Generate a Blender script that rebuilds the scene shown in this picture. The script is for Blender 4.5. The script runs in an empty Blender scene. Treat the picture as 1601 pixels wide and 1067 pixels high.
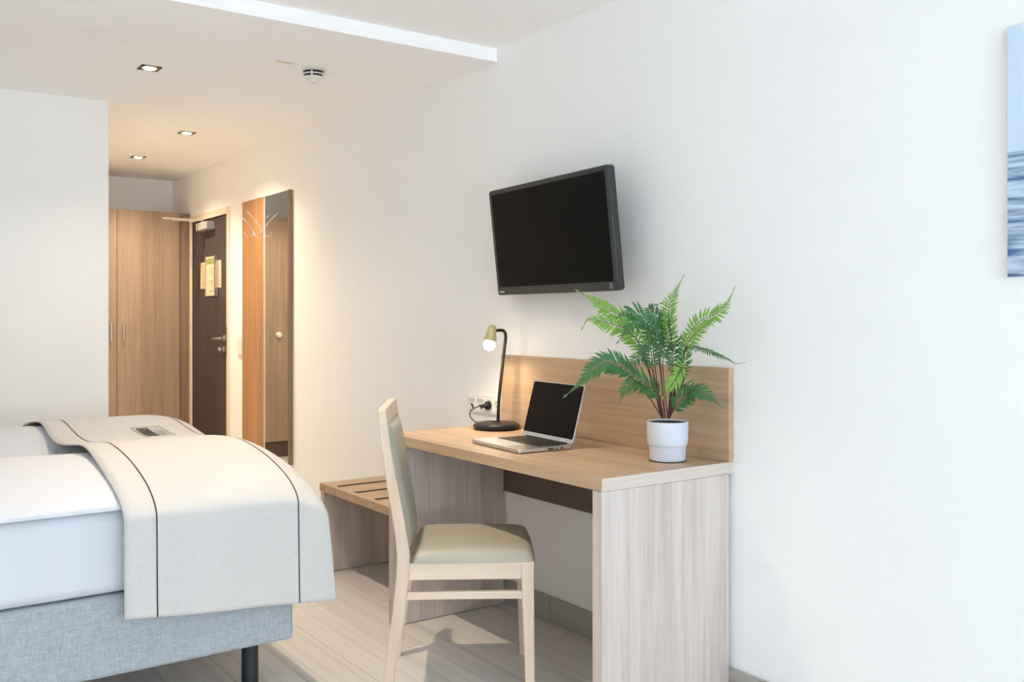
import bpy, bmesh, math, random
from mathutils import Vector, Matrix, Euler
random.seed(7)
S = bpy.context.scene
COL = S.collection
PI = math.pi

# ------------------------------------------------------------------ camera, light, exposure
W, HPIX = 1601, 1067
FPX, YAW, HORIZON, EYE = 1472.5, math.radians(35.42), 494.3, 1.21
cam_d = bpy.data.cameras.new('camera'); cam = bpy.data.objects.new('camera', cam_d); COL.objects.link(cam)
cam.location = (0, 0, EYE); cam.rotation_euler = (PI/2, 0, -YAW)
cam_d.sensor_width = 36; cam_d.lens = 36*FPX/W; cam_d.shift_y = -(HPIX/2-HORIZON)/W
cam_d.clip_start = 0.05
S.camera = cam
S.view_settings.view_transform = 'Standard'; S.view_settings.look = 'None'
S.view_settings.gamma = 1; S.view_settings.use_curve_mapping = False
S.view_settings.exposure = 0.24
S.cycles.max_bounces = 11; S.cycles.diffuse_bounces = 10; S.cycles.glossy_bounces = 4; S.cycles.transmission_bounces = 3
S.cycles.use_adaptive_sampling = True; S.cycles.adaptive_threshold = 0.12; S.cycles.adaptive_min_samples = 16; S.cycles.use_denoising = True

world = bpy.data.worlds.new('sky'); S.world = world; world.use_nodes = True
bg = world.node_tree.nodes['Background']; bg.inputs[0].default_value = (0.80, 0.90, 1.0, 1); bg.inputs[1].default_value = 1.5

# area lights at the window behind the camera: sky light and an added fill
def window_area(name, tilt, power, col):
    d = bpy.data.lights.new(name, 'AREA'); o = bpy.data.objects.new(name, d); COL.objects.link(o)
    d.shape = 'RECTANGLE'; d.size = 2.0; d.size_y = 1.95; d.energy = power; d.color = col
    o.location = (.12, -4.45, 1.22); o.rotation_euler = (PI/2+math.radians(tilt), 0, 0)      # faces +Y, into the room; tilt > 0 looks up
window_area('window_sky_light', -14, 16, (0.73, 0.87, 1.0))
window_area('window_upward_fill', 66, 158, (0.76, 0.88, 1.0))  # upward fill added to brighten the ceiling; no terrace stands outside
WARM = (1.0, 0.80, 0.56)
SPOT_POWER, ROOM_SPOT_POWER, LAMP_POWER = 66, 82, 3.6

# ------------------------------------------------------------------ materials
def mat(name, col, rough=0.5, metal=0.0, spec=0.5):
    m = bpy.data.materials.new(name); m.use_nodes = True
    b = m.node_tree.nodes['Principled BSDF']
    b.inputs['Base Color'].default_value = (*col, 1); b.inputs['Roughness'].default_value = rough
    b.inputs['Metallic'].default_value = metal; b.inputs['Specular IOR Level'].default_value = spec
    return m
def srgb(r, g, b):
    f = lambda c: (c/255/12.92) if c/255 <= .04045 else ((c/255+.055)/1.055)**2.4
    return (f(r), f(g), f(b))
def nodes(m): return m.node_tree.nodes, m.node_tree.links, m.node_tree.nodes['Principled BSDF']
def bump(m, scale, strength, dist=0.002, detail=3, stretch=None):
    n, l, b = nodes(m)
    tc = n.new('ShaderNodeTexCoord'); mp = n.new('ShaderNodeMapping'); no = n.new('ShaderNodeTexNoise'); bu = n.new('ShaderNodeBump')
    if stretch: mp.inputs['Scale'].default_value = stretch
    no.inputs['Scale'].default_value = scale; no.inputs['Detail'].default_value = detail
    bu.inputs['Strength'].default_value = strength; bu.inputs['Distance'].default_value = dist
    l.new(tc.outputs['Object'], mp.inputs[0]); l.new(mp.outputs[0], no.inputs['Vector'])
    l.new(no.outputs[0], bu.inputs['Height']); l.new(bu.outputs[0], b.inputs['Normal'])
    return m
def wood(name, dark, light, axis, rough=0.42, fine=70, spec=0.4, rnd=0.0):
    m = mat(name, light, rough, 0, spec); n, l, b = nodes(m)
    tc = n.new('ShaderNodeTexCoord'); mp = n.new('ShaderNodeMapping')
    sc = [1.0, 1.0, 1.0]; sc[axis] = 0.035; mp.inputs['Scale'].default_value = sc
    oi = n.new('ShaderNodeObjectInfo'); cb = n.new('ShaderNodeCombineXYZ'); mu = n.new('ShaderNodeMath'); mu.operation = 'MULTIPLY'; mu.inputs[1].default_value = 37.0
    l.new(oi.outputs['Random'], mu.inputs[0])
    for i in range(3): l.new(mu.outputs[0], cb.inputs[i])
    l.new(tc.outputs['Object'], mp.inputs[0]); l.new(cb.outputs[0], mp.inputs['Location'])
    n1 = n.new('ShaderNodeTexNoise'); n1.inputs['Scale'].default_value = fine; n1.inputs['Detail'].default_value = 5; n1.inputs['Roughness'].default_value = .65
    n2 = n.new('ShaderNodeTexNoise'); n2.inputs['Scale'].default_value = fine*.16; n2.inputs['Detail'].default_value = 3; n2.inputs['Distortion'].default_value = .6
    l.new(mp.outputs[0], n1.inputs['Vector']); l.new(mp.outputs[0], n2.inputs['Vector'])
    mx = n.new('ShaderNodeMath'); mx.operation = 'MULTIPLY_ADD'; mx.inputs[1].default_value = .5
    mh = n.new('ShaderNodeMath'); mh.operation = 'MULTIPLY'; mh.inputs[1].default_value = .5
    l.new(n2.outputs[0], mh.inputs[0]); l.new(n1.outputs[0], mx.inputs[0]); l.new(mh.outputs[0], mx.inputs[2])
    cr = n.new('ShaderNodeValToRGB'); cr.color_ramp.elements[0].position = .32; cr.color_ramp.elements[0].color = (*dark, 1)
    cr.color_ramp.elements[1].position = .66; cr.color_ramp.elements[1].color = (*light, 1)
    l.new(mx.outputs[0], cr.inputs[0])
    out = cr.outputs[0]
    if rnd > 0:
        hs = n.new('ShaderNodeHueSaturation'); mr = n.new('ShaderNodeMapRange')
        mr.inputs['To Min'].default_value = 1-rnd; mr.inputs['To Max'].default_value = 1+rnd
        l.new(oi.outputs['Random'], mr.inputs[0]); l.new(mr.outputs[0], hs.inputs['Value']); l.new(out, hs.inputs['Color']); out = hs.outputs[0]
    l.new(out, b.inputs['Base Color'])
    bu = n.new('ShaderNodeBump'); bu.inputs['Strength'].default_value = .12; bu.inputs['Distance'].default_value = .001
    l.new(n1.outputs[0], bu.inputs['Height']); l.new(bu.outputs[0], b.inputs['Normal'])
    return m
def weave(name, c1, c2, scale, rough=.9, strength=.35):
    m = mat(name, c1, rough, 0, .2); n, l, b = nodes(m)
    tc = n.new('ShaderNodeTexCoord'); cols = []
    for st in ((.12, 1, 1), (1, 1, .12), (1, .12, 1)):
        mp = n.new('ShaderNodeMapping'); mp.inputs['Scale'].default_value = st
        no = n.new('ShaderNodeTexNoise'); no.inputs['Scale'].default_value = scale; no.inputs['Detail'].default_value = 2
        l.new(tc.outputs['Object'], mp.inputs[0]); l.new(mp.outputs[0], no.inputs['Vector']); cols.append(no)
    a1 = n.new('ShaderNodeMath'); a2 = n.new('ShaderNodeMath'); a2.operation = 'MULTIPLY_ADD'; a2.inputs[1].default_value = 1/3
    l.new(cols[0].outputs[0], a1.inputs[0]); l.new(cols[1].outputs[0], a1.inputs[1])
    ad = n.new('ShaderNodeMath'); l.new(a1.outputs[0], ad.inputs[0]); l.new(cols[2].outputs[0], ad.inputs[1])
    dv = n.new('ShaderNodeMath'); dv.operation = 'DIVIDE'; dv.inputs[1].default_value = 3; l.new(ad.outputs[0], dv.inputs[0])
    cr = n.new('ShaderNodeValToRGB'); cr.color_ramp.elements[0].position = .38; cr.color_ramp.elements[1].position = .62
    cr.color_ramp.elements[0].color = (*c2, 1); cr.color_ramp.elements[1].color = (*c1, 1)
    l.new(dv.outputs[0], cr.inputs[0]); l.new(cr.outputs[0], b.inputs['Base Color'])
    bu = n.new('ShaderNodeBump'); bu.inputs['Strength'].default_value = strength; bu.inputs['Distance'].default_value = .001
    l.new(dv.outputs[0], bu.inputs['Height']); l.new(bu.outputs[0], b.inputs['Normal'])
    return m
def glow(name, col, strength):
    m = mat(name, col, .4); b = m.node_tree.nodes['Principled BSDF']
    b.inputs['Emission Color'].default_value = (*col, 1); b.inputs['Emission Strength'].default_value = strength
    return m

M_WALL = bump(mat('wall_paint', srgb(247, 247, 246), .85, 0, .2), 260, .25, .0015, 4)
M_CEIL = mat('ceiling_paint', srgb(252, 252, 252), .9, 0, .15)
M_OAK_Y = wood('oak_laminate_lengthwise', srgb(166, 138, 110), srgb(203, 176, 147), 1)
M_OAK_Z = wood('oak_laminate_upright', srgb(182, 168, 160), srgb(218, 208, 201), 2)
M_EDGE = wood('oak_edge_band', srgb(184, 171, 160), srgb(212, 201, 191), 0)
M_OAK_X = wood('oak_laminate_crosswise', srgb(166, 138, 110), srgb(203, 176, 147), 0)
M_WARD = wood('wardrobe_laminate_upright', srgb(142, 120, 102), srgb(178, 156, 136), 2, .45)
M_UNDER = wood('dark_brown_laminate', srgb(92, 78, 72), srgb(116, 101, 94), 1)
M_WARD_DK = wood('wardrobe_filler_laminate', srgb(120, 98, 82), srgb(150, 126, 108), 2, .45)
M_PLINTH = mat('plinth_brown', srgb(104, 88, 78), .5)
M_RACK = wood('coat_panel_laminate', srgb(158, 116, 76), srgb(196, 150, 106), 2, .45)
M_FLOOR = wood('floor_oak_plank', srgb(204, 202, 199), srgb(231, 229, 226), 1, .45, 34, .35, .05)
M_FLOOR_BASE = mat('floor_joint_brown', srgb(110, 95, 80), .8)
M_SKIRT = wood('skirting_grey_oak', srgb(158, 154, 148), srgb(190, 186, 180), 1, .5, 40)
M_BEECH = wood('beech_wood', srgb(214, 190, 166), srgb(232, 212, 190), 2, .4, 45)
M_BEECH_X = wood('beech_wood_rail', srgb(214, 190, 166), srgb(232, 212, 190), 0, .4, 45)
M_VINYL = bump(mat('grey_green_upholstery', srgb(172, 168, 152), .42, 0, .4), 500, .15, .0005)
M_DOOR = wood('dark_brown_door', srgb(62, 54, 53), srgb(80, 71, 69), 2, .5, 60, .3)
M_FRAME = mat('door_frame_beige', srgb(230, 217, 198), .5)
M_STEEL = mat('brushed_steel', (.62, .60, .57), .28, 1)
M_SILVER = mat('silver_paint', srgb(190, 190, 192), .4, .3)
M_CHROME = mat('chrome', (.80, .80, .80), .12, 1)
M_MIRROR = mat('mirror_glass', (.86, .88, .86), .02, 1)
M_WHITEPL = mat('white_plastic', srgb(236, 236, 234), .35)
M_GREYPL = mat('pale_grey_plastic', srgb(205, 207, 208), .4)
M_BLACK = mat('black_plastic', srgb(22, 22, 24), .4)
M_TVBODY = mat('television_bezel', srgb(52, 54, 55), .38, 0, .4)
M_TVSCREEN = mat('television_screen', srgb(16, 17, 17), .45, 0, .06)
M_LAMPBLK = mat('lamp_black_metal', srgb(44, 42, 42), .42, .4, .5)
M_LAMPSHADE = mat('lamp_head_brass', srgb(196, 182, 134), .35, .3)
M_BULB = glow('lamp_bulb_glow', (1.0, .86, .62), 14)
M_SPOTLENS = glow('downlight_lens_glow', (1.0, .88, .70), 9)
M_SPOTTRIM = mat('downlight_trim_bronze', srgb(122, 106, 84), .4, .6)
M_ALU = mat('laptop_aluminium', (.60, .60, .62), .3, .9)
M_SCREEN = mat('laptop_screen_black', srgb(15, 12, 12), .3, 0, .07)
M_KEY = mat('laptop_key_black', srgb(28, 27, 28), .5)
M_POT = mat('pot_pale_blue_grey', srgb(206, 212, 222), .45)
M_SOIL = bump(mat('dark_soil', srgb(44, 44, 46), .95), 120, .8, .01)
M_STEM = mat('fern_stem_brown', srgb(84, 56, 52), .5)
def leafmat(name, c):
    m = mat(name, c, .48, 0, .35); n, l, b = nodes(m)
    tr = n.new('ShaderNodeBsdfTranslucent'); tr.inputs[0].default_value = (c[0]*1.3, c[1]*1.3, c[2]*.8, 1)
    mx = n.new('ShaderNodeMixShader'); mx.inputs[0].default_value = .25
    l.new(b.outputs[0], mx.inputs[1]); l.new(tr.outputs[0], mx.inputs[2]); l.new(mx.outputs[0], n['Material Output'].inputs[0])
    return m
M_LEAF = leafmat('fern_leaf_mature', srgb(78, 132, 82))
M_LEAFY = leafmat('fern_leaf_young', srgb(134, 182, 86))
M_SHEET = bump(mat('white_bed_linen', srgb(212, 215, 222), .85, 0, .2), 9, .12, .01, 2)
M_BLANKET = weave('cream_blanket_weave', srgb(210, 208, 205), srgb(200, 198, 195), 420, .95, .2)
M_THREAD = mat('black_stitch_thread', srgb(42, 44, 46), .8)
M_PRINT = mat('print_dark_grey', srgb(92, 92, 94), .8)
M_PRINT2 = mat('print_light_grey', srgb(160, 160, 160), .8)
M_BOX = weave('blue_grey_bed_fabric', srgb(184, 190, 196), srgb(150, 158, 166), 380, .95, .4)
M_BEDLEG = mat('dark_metal_leg', srgb(54, 60, 68), .3, .7)
M_SLAT = mat('dark_bench_strip', srgb(78, 68, 60), .5)
M_PAPER = mat('cream_paper', srgb(226, 206, 176), .8)
M_INK = mat('paper_print_brown', srgb(168, 148, 120), .8)
M_GREEN = mat('sign_green', srgb(150, 164, 96), .6)
M_ART_SIDE = mat('canvas_side_white', srgb(225, 228, 230), .7)

# ------------------------------------------------------------------ geometry helpers
def root_loc(p):
    v = Vector((0, 0, 0))
    while p is not None: v += Vector(p.location); p = p.parent
    return v
def obj(name, bm, m, parent=None, local=False, smooth=None, bevel=0, weld=True):
    """links bm as ONE mesh object; bm is in world coordinates unless local=True (then in the parent's frame)"""
    if not local and parent is not None: bmesh.ops.translate(bm, verts=bm.verts, vec=-root_loc(parent))
    me = bpy.data.meshes.new(name); bm.to_mesh(me); bm.free()
    o = bpy.data.objects.new(name, me); COL.objects.link(o); o.parent = parent
    for x in (m if isinstance(m, (list, tuple)) else [m]): me.materials.append(x)
    if smooth is not None:
        for p in me.polygons: p.use_smooth = True
        me.set_sharp_from_angle(angle=math.radians(smooth))
    if bevel:
        b = o.modifiers.new('bevel', 'BEVEL'); b.width = bevel; b.segments = 2; b.limit_method = 'ANGLE'; b.angle_limit = math.radians(40)
        for p in me.polygons: p.use_smooth = True
        me.set_sharp_from_angle(angle=math.radians(35))
    return o
def tag(o, label=None, cat=None, group=None, kind=None):
    if label: o['label'] = label
    if cat: o['category'] = cat
    if group: o['group'] = group
    if kind: o['kind'] = kind
    return o
def thing(name, label, cat, loc=(0, 0, 0), rz=0, group=None, kind=None, rx=0):
    o = bpy.data.objects.new(name, None); COL.objects.link(o); o.empty_display_size = .05
    o.location = loc; o.rotation_euler = (rx, 0, rz)
    return tag(o, label, cat, group, kind)
def B(): return bmesh.new()
def box(bm, x0, x1, y0, y1, z0, z1):
    v = [bm.verts.new(p) for p in ((x0,y0,z0),(x1,y0,z0),(x1,y1,z0),(x0,y1,z0),(x0,y0,z1),(x1,y0,z1),(x1,y1,z1),(x0,y1,z1))]
    for f in ((3,2,1,0),(4,5,6,7),(0,1,5,4),(1,2,6,5),(2,3,7,6),(3,0,4,7)): bm.faces.new([v[i] for i in f])
    return bm
def hexa(bm, pts):
    v = [bm.verts.new(p) for p in pts]
    for f in ((3,2,1,0),(4,5,6,7),(0,1,5,4),(1,2,6,5),(2,3,7,6),(3,0,4,7)): bm.faces.new([v[i] for i in f])
    return bm
def frame_of(d):
    d = d.normalized(); a = Vector((0, 0, 1)) if abs(d.z) < .9 else Vector((1, 0, 0))
    u = d.cross(a).normalized(); return u, d.cross(u).normalized()
def tube(bm, pts, r, seg=10, cap=True):
    pts = [Vector(p) for p in pts]; rs = r if isinstance(r, (list, tuple)) else [r]*len(pts); rings = []
    u = None
    for i, p in enumerate(pts):
        d = (pts[min(i+1, len(pts)-1)]-pts[max(i-1, 0)]).normalized()
        if u is None: u, w = frame_of(d)
        else:
            u = (u-d*u.dot(d)).normalized(); w = d.cross(u)
        rings.append([bm.verts.new(p+(u*math.cos(2*PI*k/seg)+w*math.sin(2*PI*k/seg))*rs[i]) for k in range(seg)])
    for a, b in zip(rings, rings[1:]):
        for k in range(seg): bm.faces.new((a[k], a[(k+1) % seg], b[(k+1) % seg], b[k]))
    if cap: bm.faces.new(rings[0][::-1]); bm.faces.new(rings[-1])
    return bm
def lathe(bm, prof, c=(0, 0, 0), seg=40, axis='z'):
    rings = []
    for r, h in prof:
        ring = []
        for k in range(seg):
            a = 2*PI*k/seg
            p = (r*math.cos(a), r*math.sin(a), h) if axis == 'z' else ((h, r*math.cos(a), r*math.sin(a)) if axis == 'x' else (r*math.cos(a), h, -r*math.sin(a)))
            ring.append(bm.verts.new((c[0]+p[0], c[1]+p[1], c[2]+p[2])))
        rings.append(ring)
    for a, b in zip(rings, rings[1:]):
        for k in range(seg): bm.faces.new((a[k], a[(k+1) % seg], b[(k+1) % seg], b[k]))
    bm.faces.new(rings[0][::-1]); bm.faces.new(rings[-1])
    bmesh.ops.recalc_face_normals(bm, faces=bm.faces)
    return bm
def spline(pts, n):
    pts = [Vector(p) for p in pts]; out = []
    for i in range(len(pts)-1):
        p0 = pts[max(i-1, 0)]; p1 = pts[i]; p2 = pts[i+1]; p3 = pts[min(i+2, len(pts)-1)]
        for k in range(n):
            t = k/n
            out.append(.5*((2*p1)+(p2-p0)*t+(2*p0-5*p1+4*p2-p3)*t*t+(3*p1-p0-3*p2+p3)*t**3))
    out.append(pts[-1]); return out
def rrect(w, h, r, n=6):
    out = []
    for cx, cy, a0 in ((w/2-r, h/2-r, 0), (-w/2+r, h/2-r, PI/2), (-w/2+r, -h/2+r, PI), (w/2-r, -h/2+r, 1.5*PI)):
        for k in range(n+1): a = a0+PI/2*k/n; out.append((cx+r*math.cos(a), cy+r*math.sin(a)))
    return out
def prism(bm, loop, fn, h0, h1):
    a = [bm.verts.new(fn(x, y, h0)) for x, y in loop]; b = [bm.verts.new(fn(x, y, h1)) for x, y in loop]
    bm.faces.new(a[::-1]); bm.faces.new(b); n = len(loop)
    for k in range(n): bm.faces.new((a[k], a[(k+1) % n], b[(k+1) % n], b[k]))
    bmesh.ops.recalc_face_normals(bm, faces=bm.faces)
    return bm

# ------------------------------------------------------------------ the room shell
XR, XL, YB, YF, YE, XC = 2.289, -1.0, -4.6, 5.352, 8.2, 1.16       # right wall, left wall, window wall, far wall, corridor end, corridor side
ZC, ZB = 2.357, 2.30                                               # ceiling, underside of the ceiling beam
DY0, DY1, DZ = 6.79, 7.64, 1.955                                   # entrance door opening
fl = tag(obj('floor', box(B(), XL-.1, XR+.12, YB-.1, YE+.1, -.08, -.004), M_FLOOR_BASE), kind='structure')
plank_me = None
PW, PL = .192, 1.285
def add_plank(x0, x1, y0, y1):
    global plank_me
    g = .0008
    if plank_me is None:
        b = B(); box(b, -.5, .5, -.5, .5, -1, 0); plank_me = bpy.data.meshes.new('plank'); b.to_mesh(plank_me); b.free(); plank_me.materials.append(M_FLOOR)
    o = bpy.data.objects.new('plank', plank_me); COL.objects.link(o); o.parent = fl
    o.location = ((x0+x1)/2, (y0+y1)/2, 0); o.scale = (x1-x0-2*g, y1-y0-2*g, .0045)
x = XR-.075
rows = []
while x > XL: rows.append((max(XL, x-PW), x)); x -= PW
rows.insert(0, (XR-.075, XR))
for i, (x0, x1) in enumerate(rows):
    ymax = 7.74 if x0 > XC-.02 else YF
    y = YB-random.random()*PL
    while y < ymax:
        a, b_ = max(y, YB), min(y+PL, ymax)
        if b_-a > .03: add_plank(x0, x1, a, b_)
        y += PL
tag(obj('ceiling', box(box(B(), XL-.1, XR+.12, YB-.1, YE+.1, ZC, ZC+.12), XL, XR, 3.33, 3.836, ZB, ZC+.01), M_CEIL), kind='structure')
wr = B()
box(wr, XR, XR+.12, YB-.1, DY0, 0, ZC); box(wr, XR, XR+.12, DY0, DY1, DZ, ZC); box(wr, XR, XR+.12, DY1, YE+.1, 0, ZC)
tag(obj('wall_right', wr, M_WALL), kind='structure')
tag(obj('wall_left', box(B(), XL-.1, XL, YB-.1, YF+.1, 0, ZC), M_WALL), kind='structure')
tag(obj('wall_far', box(B(), XL-.1, XC, YF, YE+.1, 0, ZC), M_WALL), kind='structure')
tag(obj('wall_end', box(B(), XC-.01, XR+.02, YE, YE+.1, 0, ZC), M_WALL), kind='structure')
WX0, WX1, WZ0, WZ1 = -.93, 1.17, .18, 2.24
wb = B()
box(wb, XL-.1, WX0, YB-.1, YB, 0, ZC); box(wb, WX1, XR+.1, YB-.1, YB, 0, ZC); box(wb, WX0, WX1, YB-.1, YB, 0, WZ0); box(wb, WX0, WX1, YB-.1, YB, WZ1, ZC)
tag(obj('wall_back', wb, M_WALL), kind='structure')
w1 = thing('window_1', None, None, ((WX0+WX1)/2, YB-.05, WZ0), kind='structure')
wf = B(); t = .06
for a in ((WX0, WX1, WZ0, WZ0+t), (WX0, WX1, WZ1-t, WZ1), (WX0, WX0+t, WZ0, WZ1), (WX1-t, WX1, WZ0, WZ1), ((WX0+WX1)/2-.04, (WX0+WX1)/2+.04, WZ0, WZ1)):
    box(wf, a[0], a[1], YB-.08, YB-.02, a[2], a[3])
obj('window_frame', wf, M_WHITEPL, w1)
M_GLASS = mat('window_glass', (1, 1, 1), .0); M_GLASS.node_tree.nodes['Principled BSDF'].inputs['Transmission Weight'].default_value = 1
for a, b_ in ((WX0+t, (WX0+WX1)/2-.04), ((WX0+WX1)/2+.04, WX1-t)):
    obj('window_pane', box(B(), a, b_, YB-.056, YB-.05, WZ0+t, WZ1-t), M_GLASS, w1)
# skirting along the right wall, in lengths with visible joints
sk = tag(obj('baseboard_right', box(B(), XR-.004, XR, YB, 6.73, 0, .098), M_FLOOR_BASE), kind='structure')
joints = [YB, -4.26, -3.06, -1.86, -.66, .54, 1.74, 2.94, 4.14, 5.34, 6.73]
for a, b_ in zip(joints, joints[1:]):
    obj('skirting_board', box(B(), XR-.013, XR-.003, a+.0012, b_-.0012, 0, .101), M_SKIRT, sk)
obj('skirting_board', box(B(), XR-.013, XR-.001, 7.665, 7.70, 0, .101), M_SKIRT, sk)
tag(obj('baseboard_far', box(B(), XL, XC+.012, YF-.012, YF, 0, .10), M_SKIRT), kind='structure')
tag(obj('baseboard_corridor', box(B(), XC, XC+.012, YF, 7.7, 0, .10), M_SKIRT), kind='structure')

# entrance door in the right wall
d1 = thing('door_1', None, None, (XR, (DY0+DY1)/2, 0), kind='structure')
leaf = obj('door_leaf', box(B(), XR+.004, XR+.044, DY0+.003, DY1-.003, .006, DZ-.003), M_DOOR, d1, bevel=.002)
fb = B()
box(fb, XR-.012, XR+.03, DY0-.05, DY0, 0, DZ+.05); box(fb, XR-.012, XR+.03, DY1, DY1+.048, 0, DZ+.05); box(fb, XR-.012, XR+.03, DY0, DY1, DZ, DZ+.05)
obj('door_frame', fb, M_FRAME, d1, bevel=.003)
obj('strike_plate', box(B(), XR-.0135, XR-.0125, DY0-.02, DY0-.002, .93, 1.13), M_STEEL, d1)
h = B()
lathe(h, [(.026, 0), (.026, -.008), (.011, -.010), (.011, -.045)], (XR+.004, 6.862, 1.045), 24, 'x')
tube(h, spline([(XR-.041, 6.862, 1.045), (XR-.046, 6.88, 1.045), (XR-.046, 6.93, 1.043), (XR-.044, 6.995, 1.040)], 5), .0095, 12)
obj('door_handle', h, M_STEEL, d1, smooth=40)
h = B(); lathe(h, [(.026, 0), (.026, -.008), (.012, -.010), (.012, -.03), (.017, -.032), (.015, -.046)], (XR+.004, 6.88, .965), 24, 'x')
obj('lock_cylinder', h, M_STEEL, d1, smooth=40)
cb_ = obj('closer_body', box(B(), XR-.062, XR+.004, 7.09, 7.35, 1.865, 1.925), M_SILVER, d1, bevel=.004)
a = B(); box(a, 1.955, XR-.02, 7.262, 7.284, 1.938, 1.950); lathe(a, [(.012, 1.92), (.012, 1.945)], (XR-.035, 7.273, 0), 16)
box(a, 2.02, 2.20, 7.266, 7.280, 1.930, 1.938)
obj('closer_arm', a, M_CHROME, d1, bevel=.001)
obj('hinge', lathe(B(), [(.008, 1.62), (.008, 1.72)], (XR-.004, DY1-.004, 0), 14), M_STEEL, d1, smooth=40)
obj('hinge', lathe(B(), [(.008, .22), (.008, .32)], (XR-.004, DY1-.004, 0), 14), M_STEEL, d1, smooth=40)

n_ = thing('notice_sheet', 'cream paper sheet with fine print fixed on dark door behind metal holder', 'notice', (XR+.002, 7.19, 1.42))
obj('paper', box(B(), XR+.002, XR+.0035, 6.945, 7.44, 1.422, 1.626), M_PAPER, n_)
ink = B()
for k in range(11):
    z = 1.605-.016*k
    box(ink, XR+.0012, XR+.0022, 7.30, 7.425-.03*(k % 3), z-.004, z); box(ink, XR+.0012, XR+.0022, 6.96+.015*(k % 2), 7.01, z-.004, z)
tag(obj('printed_lines', ink, M_INK, n_), kind='stuff')
n_ = thing('notice_holder', 'upright metal edged sign holder with green header on dark door', 'sign', (XR-.004, 7.145, 1.364))
obj('back_plate', box(B(), XR-.006, XR+.001, 7.022, 7.272, 1.364, 1.662), M_PAPER, n_)
obj('metal_edge', box(B(), XR-.022, XR+.001, 7.012, 7.034, 1.360, 1.666), M_STEEL, n_); obj('metal_edge', box(B(), XR-.014, XR+.001, 7.270, 7.276, 1.360, 1.666), M_STEEL, n_)
obj('green_header', box(B(), XR-.0075, XR-.0055, 7.04, 7.262, 1.605, 1.648), M_GREEN, n_)
ink = B(); box(ink, XR-.0075, XR-.0055, 7.06, 7.17, 1.565, 1.570)
for k in range(9): box(ink, XR-.0075, XR-.0055, 7.06, 7.20-.03*(k % 4), 1.55-.019*k, 1.554-.019*k)
tag(obj('printed_lines', ink, M_INK, n_), kind='stuff')

sw = thing('light_switch', 'white double light switch on the wall between door and mirror panel', 'switch', (XR, 6.523, .93))
obj('switch_frame', box(B(), XR-.010, XR, 6.486, 6.560, .928, 1.072), M_WHITEPL, sw, bevel=.003)
for z in (.968, 1.034): obj('rocker', box(B(), XR-.0155, XR-.009, 6.496, 6.550, z-.028, z+.028), M_WHITEPL, sw, bevel=.002)

# ------------------------------------------------------------------ ceiling fittings
def downlight(x, y, label, power, group, cone=138):
    t_ = thing('ceiling_downlight', label, 'downlight', (x, y, ZC), group=group)
    q = .045; b = B()
    for a in ((-q, q, -q, -q+.012), (-q, q, q-.012, q), (-q, -q+.012, -q, q), (q-.012, q, -q, q)): box(b, a[0], a[1], a[2], a[3], -.004, .002)
    n = 32; ring_i = []; sq = []
    for k in range(n):
        a = 2*PI*k/n; c, s = math.cos(a), math.sin(a); m_ = (q-.006)/max(abs(c), abs(s))
        ring_i.append(b.verts.new((.031*c, .031*s, -.003))); sq.append(b.verts.new((m_*c, m_*s, -.003)))
    for k in range(n): b.faces.new((ring_i[k], sq[k], sq[(k+1) % n], ring_i[(k+1) % n]))
    obj('trim_plate', b, M_SPOTTRIM, t_, local=True)
    obj('lens', lathe(B(), [(.030, -.0035), (.024, -.007), (.004, -.009)], (0, 0, 0), 28), M_SPOTLENS, t_, local=True, smooth=60)
    ld = bpy.data.lights.new('downlight_beam', 'SPOT'); ld.energy = power; ld.color = WARM; ld.spot_size = math.radians(cone); ld.spot_blend = 1.0; ld.shadow_soft_size = .022
    lo = bpy.data.objects.new('downlight_beam', ld); COL.objects.link(lo); lo.parent = t_; lo.location = (0, 0, -.03)
G = 'square recessed ceiling downlights'
downlight(1.157, 4.515, 'lit square recessed downlight in the ceiling above the bed, nearest of three', SPOT_POWER*.35, G, 130)
downlight(1.757, 5.983, 'lit square recessed downlight in corridor ceiling, the one nearer the right wall', SPOT_POWER, G)
downlight(1.739, 7.098, 'lit square recessed downlight deepest in corridor ceiling above the wardrobe', SPOT_POWER, G)
downlight(1.14, 2.80, 'square recessed downlight in the room ceiling over the foot of the bed', ROOM_SPOT_POWER, G, 104)
sd = thing('smoke_detector', 'round white smoke detector with black slots under the ceiling by the beam', 'smoke detector', (1.79, 4.11, ZC))
SC = (1.79, 4.11, ZC)
obj('housing', lathe(B(), [(.053, 0), (.053, -.008), (.051, -.010)], SC, 36), M_WHITEPL, sd, smooth=40)
obj('slot_ring', lathe(B(), [(.0490, -.010), (.0485, -.020)], SC, 36), M_BLACK, sd)
obj('middle_ring', lathe(B(), [(.0500, -.020), (.0500, -.025), (.047, -.026)], SC, 36), M_WHITEPL, sd, smooth=40)
obj('slot_ring', lathe(B(), [(.0465, -.026), (.0455, -.035)], SC, 36), M_BLACK, sd)
obj('cap', lathe(B(), [(.047, -.035), (.045, -.041), (.034, -.046), (.020, -.048), (.017, -.060), (.008, -.064)], SC, 36), M_WHITEPL, sd, smooth=40)
b = B()
for k in range(5):
    a = 2*PI*k/5+.35; c, s = math.cos(a), math.sin(a)
    hexa(b, [(1.79+.0445*c-.004*s, 4.11+.0445*s+.004*c, ZC-.036), (1.79+.0445*c+.004*s, 4.11+.0445*s-.004*c, ZC-.036), (1.79+.051*c+.004*s, 4.11+.051*s-.004*c, ZC-.036), (1.79+.051*c-.004*s, 4.11+.051*s+.004*c, ZC-.036),
             (1.79+.0445*c-.004*s, 4.11+.0445*s+.004*c, ZC-.014), (1.79+.0445*c+.004*s, 4.11+.0445*s-.004*c, ZC-.014), (1.79+.051*c+.004*s, 4.11+.051*s-.004*c, ZC-.014), (1.79+.051*c-.004*s, 4.11+.051*s+.004*c, ZC-.014)])
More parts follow.
